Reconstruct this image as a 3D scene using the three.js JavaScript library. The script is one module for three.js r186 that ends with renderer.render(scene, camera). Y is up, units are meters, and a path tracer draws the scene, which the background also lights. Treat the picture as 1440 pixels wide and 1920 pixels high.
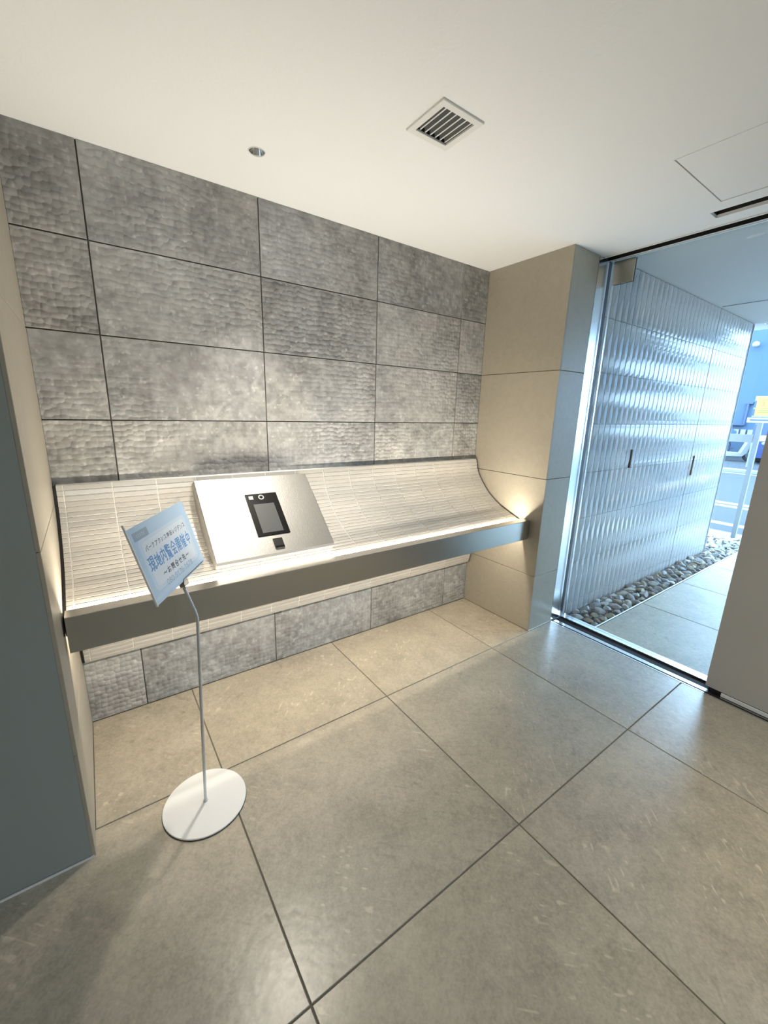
import * as THREE from 'three';
import { mergeGeometries } from 'three/addons/utils/BufferGeometryUtils.js';
import { RoundedBoxGeometry } from 'three/addons/geometries/RoundedBoxGeometry.js';
import { RectAreaLightUniformsLib } from 'three/addons/lights/RectAreaLightUniformsLib.js';

RectAreaLightUniformsLib.init();

// ------------------------------------------------------------------ camera, sky, exposure
const scene = new THREE.Scene();
const camera = new THREE.PerspectiveCamera(2 * Math.atan(960 / 768.131) * 180 / Math.PI, 1440 / 1920, 0.02, 200);
camera.position.set(0.7815, 1.3136, 1.8967);
camera.rotation.set(-0.2414, -0.6228, 0.0273, 'YXZ');

const renderer = new THREE.WebGLRenderer({ antialias: true });
renderer.toneMapping = THREE.LinearToneMapping;
renderer.toneMappingExposure = 1.12;
renderer.shadowMap.enabled = true;

// overcast daylight, cool against the warm lamps inside
scene.background = new THREE.Color().setRGB(0.44, 0.70, 1.0);
scene.backgroundIntensity = 15.0;

const WARM = new THREE.Color().setRGB(1.0, 0.895, 0.735);
const WARM_DOWN = new THREE.Color().setRGB(1.0, 0.92, 0.80);
const LED_POWER = 400;         // light lines in the counter
const DOWNLIGHT_POWER = 6.5;   // recessed ceiling lamp
const LOBBY_POWER = 6.5;        // ceiling lamps further back in the lobby
const FILL_POWER = 13;       // fill panel added behind the camera for soft light
const FILL_COLOUR = new THREE.Color().setRGB(0.90, 0.98, 1.0);

// ------------------------------------------------------------------ helpers
let seed = 12345;
const rnd = () => { seed = (seed * 1664525 + 1013904223) >>> 0; return seed / 4294967296; };
const rr = (a, b) => a + (b - a) * rnd();
const taken = new Map();
function numbered(name) {
  const k = taken.get(name) ?? 0; taken.set(name, k + 1);
  return k ? name + '_' + String(k).padStart(3, '0') : name;
}
function tag(o, label, category, group, kind) {
  if (label) o.userData.label = label;
  if (category) o.userData.category = category;
  if (group) o.userData.group = group;
  if (kind) o.userData.kind = kind;
  return o;
}
function thing(name, label, category, group, kind) {
  const o = new THREE.Group(); o.name = numbered(name); scene.add(o);
  return tag(o, label, category, group, kind);
}
function part(name, geo, mat, parent, label) {
  const m = new THREE.Mesh(geo, mat); m.name = name; parent.add(m);
  if (label) m.userData.label = label;
  return m;
}
function solo(name, geo, mat, label, category, group, kind) {
  const m = new THREE.Mesh(geo, mat); m.name = numbered(name); scene.add(m);
  return tag(m, label, category, group, kind);
}
const lin = (r, g, b) => new THREE.Color().setRGB(r, g, b);
// box between two corners, uv in metres
function box(x0, y0, z0, x1, y1, z1, off) {
  const g = new THREE.BoxGeometry(x1 - x0, y1 - y0, z1 - z0);
  g.translate((x0 + x1) / 2, (y0 + y1) / 2, (z0 + z1) / 2);
  return metreUV(g, off);
}
function metreUV(g, off = [0, 0], turn = false) {
  const p = g.attributes.position, n = g.attributes.normal, uv = new Float32Array(p.count * 2);
  for (let i = 0; i < p.count; i++) {
    const ax = Math.abs(n.getX(i)), ay = Math.abs(n.getY(i)), az = Math.abs(n.getZ(i));
    let u, v;
    if (ay >= ax && ay >= az) { u = p.getX(i); v = -p.getZ(i); } else if (ax >= az) { u = -p.getZ(i); v = p.getY(i); } else { u = p.getX(i); v = p.getY(i); }
    if (turn) [u, v] = [v, -u];
    uv[2 * i] = u + off[0]; uv[2 * i + 1] = v + off[1];
  }
  g.setAttribute('uv', new THREE.BufferAttribute(uv, 2));
  return g;
}
// slab with a chamfered front: w along x, h along y, front at z = d, chamfer c
function slab(w, h, d, c, keepUV) {
  const a = w / 2, b = h / 2, P = [];
  const q = (p0, p1, p2, p3) => P.push(...p0, ...p1, ...p2, ...p0, ...p2, ...p3);
  const r = (x, y, z) => [[-x, -y, z], [x, -y, z], [x, y, z], [-x, y, z]];
  const A = r(a, b, 0), B = r(a, b, d - c), C = r(a - c, b - c, d);
  q(C[0], C[1], C[2], C[3]);
  for (let i = 0; i < 4; i++) { const j = (i + 1) % 4; q(A[i], A[j], B[j], B[i]); q(B[i], B[j], C[j], C[i]); }
  const g = new THREE.BufferGeometry();
  g.setAttribute('position', new THREE.Float32BufferAttribute(P, 3));
  g.computeVertexNormals();
  return keepUV ? g : metreUV(g);
}
// chamfered tile on a plane: side 'z' faces +z, 'x-' faces -x, 'x+' faces +x, 'y' faces up
function tileOn(side, u0, v0, u1, v1, at, d, c, off, turn) {
  const g = slab(u1 - u0, v1 - v0, d, c, true), cu = (u0 + u1) / 2, cv = (v0 + v1) / 2;
  if (side === 'z') g.translate(cu, cv, at - d);
  if (side === 'x+') { g.rotateY(Math.PI / 2); g.translate(at - d, cv, cu); }
  if (side === 'x-') { g.rotateY(-Math.PI / 2); g.translate(at + d, cv, cu); }
  if (side === 'y') { g.rotateX(-Math.PI / 2); g.translate(cu, at - d, cv); }
  return metreUV(g, off ?? [rnd() * 3, rnd() * 3], turn);
}
function extrudeX(pts, x0, x1, bevel = 0) { // pts [z, y], a prism along x
  const s = new THREE.Shape(pts.map(([z, y]) => new THREE.Vector2(-z, y)));
  const g = new THREE.ExtrudeGeometry(s, { depth: x1 - x0 - 2 * bevel, bevelEnabled: bevel > 0, bevelThickness: bevel, bevelSize: bevel, bevelOffset: -bevel, bevelSegments: 3, curveSegments: 4 });
  g.rotateY(Math.PI / 2); g.translate(x0 + bevel, 0, 0);
  return metreUV(g);
}

// ------------------------------------------------------------------ computed textures
function hash(i, j, s) { let h = (i * 374761393 + j * 668265263 + s * 1442695041) | 0; h = Math.imul(h ^ (h >>> 13), 1274126177); return ((h ^ (h >>> 16)) >>> 0) / 4294967296; }
function vnoise(x, y, per, s) { // repeats every per cells
  const i = Math.floor(x), j = Math.floor(y), fx = x - i, fy = y - j, u = fx * fx * (3 - 2 * fx), v = fy * fy * (3 - 2 * fy);
  const w = (a) => ((a % per) + per) % per, i0 = w(i), i1 = w(i + 1), j0 = w(j), j1 = w(j + 1);
  const a = hash(i0, j0, s), b = hash(i1, j0, s), c = hash(i0, j1, s), d = hash(i1, j1, s);
  return a + (b - a) * u + (c - a) * v + (a - b - c + d) * u * v;
}
function fbm(u, v, per, oct, s, gain = 0.5) {
  let a = 1, t = 0, n = 0;
  for (let k = 0; k < oct; k++) { t += a * vnoise(u * per, v * per, per, s + k * 17); n += a; a *= gain; per *= 2; }
  return t / n;
}
const clamp01 = (x) => Math.min(1, Math.max(0, x));
const toS = (c) => (c <= 0.0031308 ? c * 12.92 : 1.055 * c ** (1 / 2.4) - 0.055);
function mapOf(n, size, fn, colour) { // fn(u, v) gives [r, g, b] linear or one number; tile of "size" metres
  const d = new Uint8Array(n * n * 4);
  for (let j = 0; j < n; j++) for (let i = 0; i < n; i++) {
    const c = fn((i + 0.5) / n, (j + 0.5) / n), k = 4 * (j * n + i);
    if (colour) for (let a = 0; a < 3; a++) d[k + a] = Math.round(255 * toS(clamp01(c[a])));
    else d[k] = d[k + 1] = d[k + 2] = Math.round(255 * clamp01(c));
    d[k + 3] = 255;
  }
  const t = new THREE.DataTexture(d, n, n, THREE.RGBAFormat);
  t.wrapS = t.wrapT = THREE.RepeatWrapping; t.magFilter = THREE.LinearFilter; t.minFilter = THREE.LinearMipmapLinearFilter; t.generateMipmaps = true;
  if (colour) t.colorSpace = THREE.SRGBColorSpace;
  t.repeat.set(1 / size, 1 / size); t.needsUpdate = true;
  return t;
}
const ridge = (x, w) => Math.max(0, 1 - Math.abs(x - 0.5) / w);

// slate-like stone of the rear wall, colour and hammered relief (2.1 m repeat)
const slateColour = mapOf(1536, 2.1, (u, v) => {
  const wx = fbm(u, v, 4, 3, 5) - 0.5, wy = fbm(u, v, 4, 3, 9) - 0.5;
  const cloud = fbm(u + 0.2 * wx, v + 0.2 * wy, 5, 4, 21), grain = fbm(u, v, 90, 3, 33), blotch = fbm(u + 0.05 * wx, v + 0.05 * wy, 26, 4, 37);
  const vein = ridge(fbm(u + 0.35 * wx, v + 0.35 * wy, 6, 5, 41), 0.035) * clamp01(fbm(u, v, 5, 2, 55) * 4 - 1.9);
  const fleck = clamp01(fbm(u + v * 0.0, v, 150, 2, 61) * 5 - 3.45);
  const hue = fbm(u, v, 6, 3, 77) - 0.5;
  let l = 0.32 + 0.26 * (cloud - 0.5) + 0.15 * (blotch - 0.5) + 0.22 * (grain - 0.5);
  l = Math.max(0.06, l) + 0.09 * vein + 0.12 * fleck;
  return [l * (1 + 0.07 * hue), l * (1.0 - 0.02 * hue), l * (0.985 - 0.10 * hue)];
}, true);
const slateRelief = mapOf(1536, 2.1, (u, v) => { // beaten facets about 21 mm apart
  const N = 100, wx = 0.35 * (fbm(u, v, 40, 2, 3) - 0.5), wy = 0.35 * (fbm(u, v, 40, 2, 8) - 0.5);
  const x = u * N + 1.3 * wx, y = v * N + 1.3 * wy, i = Math.floor(x), j = Math.floor(y);
  let best = 9;
  for (let a = -1; a <= 1; a++) for (let b = -1; b <= 1; b++) {
    const ii = (i + a + N) % N, jj = (j + b + N) % N;
    const dx = i + a + 0.5 + 0.5 * (hash(ii, jj, 1) - 0.5) - x, dy = j + b + 0.5 + 0.5 * (hash(ii, jj, 2) - 0.5) - y;
    best = Math.min(best, dx * dx * 0.8 + dy * dy * 1.2);
  }
  const how = clamp01(0.6 + 1.3 * (fbm(u, v, 4, 2, 91) - 0.45));
  return 0.15 + 0.62 * how * clamp01(1 - best * 1.25) + 0.12 * fbm(u, v, 60, 4, 14);
});
// beige stoneware of the floor (2.25 m repeat), short pale marks lying along one direction
const stoneColour = mapOf(2048, 2.25, (u, v) => {
  const cloud = fbm(u, v, 5, 5, 101), grain = fbm(u, v, 160, 2, 111), fine = fbm(u, v, 480, 2, 117), patch = fbm(u, v, 28, 3, 119);
  const su = u + v, sv = (v - u);
  const w1 = fbm(u, v, 8, 3, 140) - 0.5;
  const mark = clamp01((vnoise(su * 60 + 3 * w1, sv * 180 + 3 * w1, 60 * 3, 121) - 0.83) * 9) * clamp01(fbm(u, v, 11, 2, 131) * 5 - 2.2);
  const dark = clamp01((vnoise(su * 45 + 2 * w1, sv * 135 + 4 * w1, 45 * 3, 151) - 0.8) * 6) * clamp01(fbm(u, v, 7, 2, 161) * 4 - 1.8);
  const hue = fbm(u, v, 4, 3, 171) - 0.5;
  const l = 1 + 0.42 * (cloud - 0.5) + 0.30 * (patch - 0.5) + 0.26 * (grain - 0.5) + 0.34 * (fine - 0.5) + 0.42 * mark - 0.22 * dark;
  return [0.395 * l * (1 + 0.05 * hue), 0.35 * l, 0.272 * l * (1 - 0.10 * hue)];
}, true);
const stoneRelief = mapOf(1024, 2.25, (u, v) => 0.5 * fbm(u, v, 24, 5, 181) + 0.5 * fbm(u, v, 120, 2, 191));
// smooth concrete-look stoneware of the niche sides (2.4 m repeat)
const sideColour = mapOf(1024, 2.4, (u, v) => {
  const l = 1 + 0.28 * (fbm(u, v, 4, 5, 201) - 0.5) + 0.10 * (fbm(u, v, 140, 2, 211) - 0.5);
  return [0.37 * l, 0.335 * l, 0.268 * l];
}, true);
const plasterRelief = mapOf(512, 0.5, (u, v) => fbm(u, v, 64, 3, 231));
const brushed = mapOf(512, 0.5, (u, v) => 0.45 + 0.35 * (vnoise(u * 6, v * 512, 512, 241) - 0.5) + 0.15 * (vnoise(u * 24, v * 256, 256, 251) - 0.5));
const spangle = mapOf(1024, 0.25, (u, v) => 0.6 * vnoise(u * 220, v * 220, 220, 261) + 0.4 * vnoise(u * 90, v * 90, 90, 271));
const asphaltColour = mapOf(512, 3, (u, v) => { const l = 0.85 + 0.3 * fbm(u, v, 60, 3, 281); return [0.019 * l, 0.023 * l, 0.029 * l]; }, true);

// ------------------------------------------------------------------ materials
const std = (o) => new THREE.MeshStandardMaterial(o);
const phys = (o) => new THREE.MeshPhysicalMaterial(o);
const M = {
  slate: std({ map: slateColour, bumpMap: slateRelief, bumpScale: 0.0100, roughness: 0.55 }),
  floor: phys({ map: stoneColour, bumpMap: stoneRelief, bumpScale: 0.0006, roughness: 0.29, ior: 1.85 }),
  side: std({ map: sideColour, roughness: 0.42 }),
  grout: std({ color: lin(0.17, 0.155, 0.13), roughness: 0.9 }),
  groutSlate: std({ color: lin(0.12, 0.115, 0.105), roughness: 0.9 }),
  wallPaint: std({ color: lin(0.30, 0.33, 0.32), roughness: 0.7 }),  // grey green takes in the unlit look of the left pier front
  ceiling: std({ color: lin(0.85, 0.875, 0.90), roughness: 0.85, bumpMap: plasterRelief, bumpScale: 0.0003 }),
  whiteMetal: std({ color: lin(0.78, 0.79, 0.79), roughness: 0.4 }),
  whiteTile: phys({ color: lin(0.46, 0.44, 0.405), roughness: 0.26, clearcoat: 0.3, clearcoatRoughness: 0.1 }),
  whiteGrout: std({ color: lin(0.93, 0.92, 0.89), roughness: 0.8 }),
  steel: std({ color: lin(0.50, 0.49, 0.47), metalness: 1, roughness: 0.24 }),
  steelBright: std({ color: lin(0.72, 0.73, 0.74), metalness: 1, roughness: 0.22 }),
  plate: std({ color: lin(0.43, 0.42, 0.40), metalness: 1, roughness: 0.42, bumpMap: spangle, bumpScale: 0.00035 }),
  bladeShade: std({ color: lin(0.20, 0.215, 0.225), roughness: 0.5 }),  // darker grey carries the shade on blades inside the duct
  chrome: std({ color: lin(0.85, 0.86, 0.87), metalness: 1, roughness: 0.06 }),
  blackGlass: phys({ color: lin(0.004, 0.004, 0.004), roughness: 0.35, specularIntensity: 0.4 }),
  screenOff: phys({ color: lin(0.085, 0.09, 0.09), roughness: 0.45 }),
  blackPlastic: std({ color: lin(0.006, 0.006, 0.006), roughness: 0.4 }),
  black: std({ color: lin(0.008, 0.008, 0.009), roughness: 0.7 }),
  dark: std({ color: lin(0.03, 0.032, 0.035), roughness: 0.5 }),
  ledGlow: std({ color: lin(0.9, 0.9, 0.85), emissive: WARM, emissiveIntensity: 1.2 }),
  bulb: std({ color: lin(0.9, 0.9, 0.9), emissive: WARM_DOWN, emissiveIntensity: 6 }),
  panelGrey: std({ color: lin(0.50, 0.48, 0.45), roughness: 0.5 }),
  glass: phys({ color: lin(0.97, 0.985, 0.98), roughness: 0.0, transmission: 1, thickness: 0, ior: 1.5 }),
  acrylic: phys({ color: lin(0.95, 0.96, 0.97), roughness: 0.03, transmission: 1, thickness: 0, ior: 1.49 }),
  patch: std({ color: lin(0.50, 0.47, 0.40), metalness: 1, roughness: 0.28 }),
  extTile: phys({ color: lin(0.46, 0.46, 0.46), roughness: 0.2, clearcoat: 0.35, clearcoatRoughness: 0.12 }),
  extGrout: std({ color: lin(0.16, 0.165, 0.17), roughness: 0.8 }),
  paver: std({ map: stoneColour, bumpMap: stoneRelief, bumpScale: 0.0006, roughness: 0.45 }),
  soffit: std({ color: lin(0.56, 0.56, 0.56), roughness: 0.7 }),
  addedWall: std({ color: lin(0.42, 0.42, 0.41), roughness: 0.7 }),
  soil: std({ color: lin(0.09, 0.085, 0.075), roughness: 1 }),
  asphalt: std({ map: asphaltColour, roughness: 0.85 }),
  roadWhite: std({ color: lin(0.24, 0.24, 0.24), roughness: 0.7 }),
  concrete: std({ color: lin(0.16, 0.175, 0.19), roughness: 0.85 }),
  facade: std({ color: lin(0.040, 0.074, 0.118), roughness: 0.8 }),
  navy: std({ color: lin(0.02, 0.04, 0.10), roughness: 0.4 }),
  rubber: std({ color: lin(0.015, 0.016, 0.018), roughness: 0.8 }),
  darkGlass: phys({ color: lin(0.01, 0.013, 0.018), roughness: 0.05 }),
  carPaint: phys({ color: lin(0.10, 0.16, 0.30), roughness: 0.3, clearcoat: 1, clearcoatRoughness: 0.05 }),
  carDark: phys({ color: lin(0.012, 0.025, 0.10), roughness: 0.3, clearcoat: 1, clearcoatRoughness: 0.05 }),
};
M.patch.side = THREE.DoubleSide;

// ------------------------------------------------------------------ measures
const H = 2.153;                    // ceiling
const XL = 0.653, ZL = 0.647;       // niche left side, its front
const XR = 2.884, ZR = 0.549;       // niche right side, its front
const XP = 3.125;                   // outer edge of that pier
const ROOM = { x0: -2.2, z1: 4.6 };

// ------------------------------------------------------------------ floor: stoneware tiles 750 x 750
{
  const f = thing('floor', 'beige stone-look tile floor of the entrance lobby', 'floor', null, 'structure');
  part('screed', box(ROOM.x0, -0.12, -0.15, 3.125, -0.0035, ROOM.z1), M.grout, f);
  const P = 0.75, X0 = 1.042, Z0 = 0.553, J = 0.0022;
  for (let i = -5; i <= 2; i++) for (let k = -1; k <= 5; k++) {
    let x0 = X0 + i * P + J, x1 = X0 + (i + 1) * P - J, z0 = Z0 + k * P + J, z1 = Z0 + (k + 1) * P - J;
    if (x1 < -1.2) continue;
    x0 = Math.max(x0, ROOM.x0); x1 = Math.min(x1, 3.118); z1 = Math.min(z1, ROOM.z1);
    if (k === -1) { // rows inside the niche
      z0 = 0.001; x0 = Math.max(x0, XL + 0.001); x1 = Math.min(x1, XR - 0.001);
    }
    if (k === 0 && x0 < XL) { // beside the left wall the tile starts at its front or runs into the niche
      if (x1 < XL) z0 = ZL + 0.001;
    }
    if (k >= 0 && k < 1 && x1 > XR && z0 < ZR) z0 = Math.max(z0, ZR + 0.002);
    if (x1 - x0 < 0.02 || z1 - z0 < 0.02) continue;
    part('tile', tileOn('y', x0, z0, x1, z1, 0, 0.009, 0.0012, undefined, rnd() < 0.4), M.floor, f);
  }
}

// ------------------------------------------------------------------ rear wall of the niche: hammered slate tiles 600 x 300
{
  const w = thing('wall_back', 'grey hammered slate tile wall at the back of the niche', 'wall', null, 'structure');
  part('backing', box(XL - 0.2, -0.1, -0.15, XR + 0.3, H + 0.3, -0.008), M.groutSlate, w);
  const xs = [XL, 0.858, 1.462, 2.066, 2.670, XR], ys = [H, 1.858, 1.554, 1.253, 0.953, 0.653, 0.353, 0], J = 0.0022;
  for (let j = 0; j < 7; j++) for (let i = 0; i < 5; i++) {
    part('tile', tileOn('z', xs[i] + (i ? J : 0), ys[j + 1] + J, xs[i + 1] - (i < 4 ? J : 0), ys[j] - (j ? J : 0), 0, 0.0115, 0.001), M.slate, w);
  }
}
// ------------------------------------------------------------------ left pier of the niche
const sideRows = [H, 1.553, 0.958, 0.361, 0.0];
{
  const w = thing('wall_left', 'stoneware pier with shade-toned grey front closing the niche beside the notice stand', 'wall', null, 'structure');
  part('backing', box(ROOM.x0, -0.1, -0.15, XL - 0.009, H + 0.3, ZL - 0.009), M.grout, w);
  for (let j = 0; j < 4; j++) part('tile', tileOn('x+', 0, sideRows[j + 1] + (j < 3 ? 0.0015 : 0.001), ZL, sideRows[j] - (j ? 0.0015 : 0), XL, 0.0092, 0.001), M.side, w);
  const xs = [XL - 0.0095, -0.55, -1.15, -1.75, ROOM.x0];
  for (let i = 0; i < 4; i++) part('panel', tileOn('z', xs[i + 1] + 0.001, 0.006, xs[i], H, ZL, 0.0088, 0.0008), M.wallPaint, w, 'grey green panel with its unlit tone in the colour');
  part('base_strip', box(ROOM.x0, 0.0, ZL, XL - 0.004, 0.005, ZL + 0.004), M.whiteMetal, w);
}
// ------------------------------------------------------------------ right pier of the niche
{
  const w = thing('wall_right', 'beige stoneware pier between the counter niche and the glass door', 'wall', null, 'structure');
  part('backing', box(XR + 0.009, -0.1, -0.15, XP - 0.002, H + 0.3, ZR - 0.009), M.grout, w);
  for (let j = 0; j < 4; j++) {
    const a = sideRows[j + 1] + (j < 3 ? 0.0015 : 0.001), b = sideRows[j] - (j ? 0.0015 : 0);
    part('tile', tileOn('x-', 0.0, a, ZR, b, XR, 0.0092, 0.001), M.side, w);
    part('tile', tileOn('z', XR + 0.0095, a, XP, b, ZR, 0.009, 0.001), M.side, w);
  }
  part('base_strip', box(XR + 0.002, 0, ZR, XP, 0.004, ZR + 0.004), M.whiteMetal, w);
}
// ------------------------------------------------------------------ lobby behind the camera
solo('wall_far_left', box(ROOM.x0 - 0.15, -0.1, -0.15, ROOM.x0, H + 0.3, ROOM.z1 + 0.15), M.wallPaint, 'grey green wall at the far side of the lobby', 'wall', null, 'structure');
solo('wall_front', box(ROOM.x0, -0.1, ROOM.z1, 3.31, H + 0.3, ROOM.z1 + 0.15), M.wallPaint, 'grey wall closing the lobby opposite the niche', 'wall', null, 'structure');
{
  const w = thing('wall_door_side', 'grey brown metal wall panel beside the glass door', 'wall', null, 'structure');
  part('panel', box(3.168, 0.018, 1.387, 3.31, H + 0.3, ROOM.z1), M.panelGrey, w);
  part('plinth', box(3.18, -0.1, 1.40, 3.31, 0.018, ROOM.z1), M.black, w);
}
solo('baseboard_door_side', box(3.158, 0, 1.455, 3.166, 0.016, ROOM.z1), M.whiteMetal, 'thin silver strip along the foot of the grey door-side panel', 'baseboard', null, 'structure');

// ------------------------------------------------------------------ ceiling with its openings
const VENT = { x0: 1.683, x1: 1.848, z0: 0.703, z1: 0.868 };
const DOWN = { x: 1.358, z: 0.300 };
const HATCH = { x0: 2.485, x1: 2.93, z0: 1.13, z1: 1.58 };
const SLOT = { x0: 3.012, x1: 3.085, z0: 1.07, z1: 2.6 };
const LOBBY = [[2.35, 2.25], [1.2, 3.4]];
{
  const s = new THREE.Shape();
  s.moveTo(ROOM.x0, 0.15); s.lineTo(3.172, 0.15); s.lineTo(3.172, -ROOM.z1); s.lineTo(ROOM.x0, -ROOM.z1); s.closePath();
  const rect = (x0, z0, x1, z1) => { const h = new THREE.Path(); h.moveTo(x0, -z0); h.lineTo(x0, -z1); h.lineTo(x1, -z1); h.lineTo(x1, -z0); h.closePath(); s.holes.push(h); };
  rect(VENT.x0 + 0.012, VENT.z0 + 0.012, VENT.x1 - 0.012, VENT.z1 - 0.012);
  rect(HATCH.x0, HATCH.z0, HATCH.x1, HATCH.z1);
  rect(SLOT.x0, SLOT.z0, SLOT.x1, SLOT.z1);
  for (const [x, z] of [[DOWN.x, DOWN.z], ...LOBBY]) { const h = new THREE.Path(); h.absarc(x, -z, 0.0262, 0, Math.PI * 2, true); s.holes.push(h); }
  const g = new THREE.ExtrudeGeometry(s, { depth: 0.0125, bevelEnabled: false, curveSegments: 32 });
  g.rotateX(-Math.PI / 2); g.translate(0, H, 0);
  const c = thing('ceiling', 'smooth white plaster ceiling of the lobby', 'ceiling', null, 'structure');
  part('board', metreUV(g), M.ceiling, c);
  part('upper_slab', box(ROOM.x0 - 0.15, H + 0.28, -0.15, 3.31, H + 0.45, ROOM.z1 + 0.15), M.grout, c);
}
// air vent
{
  const v = thing('air_vent', 'square white ceiling air vent with six slanted blades', 'vent');
  const { x0, x1, z0, z1 } = VENT, b = 0.021, y0 = H - 0.006, y1 = H + 0.001;
  const s = new THREE.Shape(); s.moveTo(x0, -z0); s.lineTo(x1, -z0); s.lineTo(x1, -z1); s.lineTo(x0, -z1); s.closePath();
  const h = new THREE.Path(); h.moveTo(x0 + b, -z0 - b); h.lineTo(x0 + b, -z1 + b); h.lineTo(x1 - b, -z1 + b); h.lineTo(x1 - b, -z0 - b); h.closePath(); s.holes.push(h);
  const g = new THREE.ExtrudeGeometry(s, { depth: y1 - y0 - 0.002, bevelEnabled: true, bevelThickness: 0.001, bevelSize: 0.001, bevelOffset: -0.001, bevelSegments: 1 });
  g.rotateX(-Math.PI / 2); g.translate(0, y0 + 0.001, 0);
  part('frame', g, M.whiteMetal, v);
  const a0 = x0 + b, a1 = x1 - b, c0 = z0 + b, c1 = z1 - b, n = 6, pitch = (a1 - a0) / n;
  for (let i = 0; i < n; i++) {
    const bx = a0 + (i + 0.5) * pitch + 0.002;
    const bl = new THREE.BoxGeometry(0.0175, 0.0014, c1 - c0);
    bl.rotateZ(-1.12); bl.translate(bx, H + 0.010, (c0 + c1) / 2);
    const blade = part('blade', bl, M.bladeShade, v, 'slanted blade with duct shade in its grey');
    part('blade_lip', box(bx + 0.0022, H + 0.0008, c0, bx + 0.0062, H + 0.0026, c1), M.whiteMetal, blade);
  }
  const t = 0.002;
  part('duct', mergeGeometries([box(a0 - t, H, c0 - t, a0, H + 0.12, c1 + t), box(a1, H, c0 - t, a1 + t, H + 0.12, c1 + t), box(a0, H, c0 - t, a1, H + 0.12, c0), box(a0, H, c1, a1, H + 0.12, c1 + t), box(a0, H + 0.12, c0, a1, H + 0.122, c1)]), M.dark, v);
}
// recessed downlights
function downlight(x, z, power, label, group) {
  const d = thing('downlight', label, 'downlight', group);
  d.position.set(x, H, z);
  const L = (pts) => new THREE.LatheGeometry(pts.map(([r, y]) => new THREE.Vector2(r, y)), 40);
  part('trim_ring', L([[0.0255, 0.002], [0.0258, -0.0012], [0.0275, -0.0016], [0.0288, 0.0], [0.0262, 0.0005]]), M.whiteMetal, d);
  const facet = new THREE.LatheGeometry([[0.0130, 0.046], [0.017, 0.034], [0.0215, 0.018], [0.0256, 0.001]].map(([r, y]) => new THREE.Vector2(r, y)), 18);
  M.chrome.side = THREE.DoubleSide;
  part('reflector', facet, M.chrome, d, 'faceted chrome cone');
  part('housing', L([[0.0, 0.062], [0.03, 0.062], [0.03, 0.0125]]), M.black, d);
  const bulb = part('bulb', new THREE.SphereGeometry(0.0125, 20, 12), M.bulb, d, 'glowing lamp');
  bulb.position.y = 0.046;
  const s = new THREE.SpotLight(WARM_DOWN, power, 0, 0.57, 1.0, 2);
  s.position.set(0, -0.004, 0); s.target.position.set(0, -2, 0); s.castShadow = true; s.shadow.radius = 1.5;
  s.name = 'downlight_beam';
  d.add(s); d.add(s.target); s.target.name = 'downlight_aim';
}
downlight(DOWN.x, DOWN.z, DOWNLIGHT_POWER, 'small round chrome downlight in the ceiling above the counter');
LOBBY.forEach(([x, z], i) => downlight(x, z, LOBBY_POWER, ['small round chrome downlight in the ceiling near the glass door', 'small round chrome downlight deep in the lobby ceiling'][i]));
// fill panel added over the unseen lobby to soften the light
{
  const l = thing('added_fill_panel', 'long flat glowing fill panel added to the unseen lobby ceiling', 'fill light');
  const x = 1.5, z = 3.35, w = 2.2, d = 0.30;
  part('frame', mergeGeometries([box(x - w / 2 - 0.02, H - 0.03, z - d / 2 - 0.02, x + w / 2 + 0.02, H, z - d / 2), box(x - w / 2 - 0.02, H - 0.03, z + d / 2, x + w / 2 + 0.02, H, z + d / 2 + 0.02), box(x - w / 2 - 0.02, H - 0.03, z - d / 2, x - w / 2, H, z + d / 2), box(x + w / 2, H - 0.03, z - d / 2, x + w / 2 + 0.02, H, z + d / 2)]), M.whiteMetal, l);
  part('diffuser', box(x - w / 2, H - 0.024, z - d / 2, x + w / 2, H - 0.004, z + d / 2), std({ color: lin(0.9, 0.9, 0.9), emissive: FILL_COLOUR, emissiveIntensity: 1.5 }), l, 'glowing face of the added fill panel');
  const a = new THREE.RectAreaLight(FILL_COLOUR, FILL_POWER, w, d); a.name = 'added_fill_light'; l.add(a);
  a.position.set(x, H - 0.026, z); a.lookAt(x, 0, z);
}
// access panel
{
  const { x0, x1, z0, z1 } = HATCH, a = thing('access_panel', 'flat white square access panel set flush in the ceiling', 'access panel');
  part('lid', box(x0 + 0.004, H + 0.0006, z0 + 0.004, x1 - 0.004, H + 0.012, z1 - 0.004), M.ceiling, a);
  const t = 0.0018, y0 = H - 0.0015, y1 = H + 0.012;
  part('edge_frame', mergeGeometries([box(x0, y0, z0, x0 + t, y1, z1), box(x1 - t, y0, z0, x1, y1, z1), box(x0, y0, z0, x1, y1, z0 + t), box(x0, y0, z1 - t, x1, y1, z1)]), M.whiteMetal, a);
  part('backing', box(x0 - 0.02, H + 0.0126, z0 - 0.02, x1 + 0.02, H + 0.016, z1 + 0.02), M.black, a);
}
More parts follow.
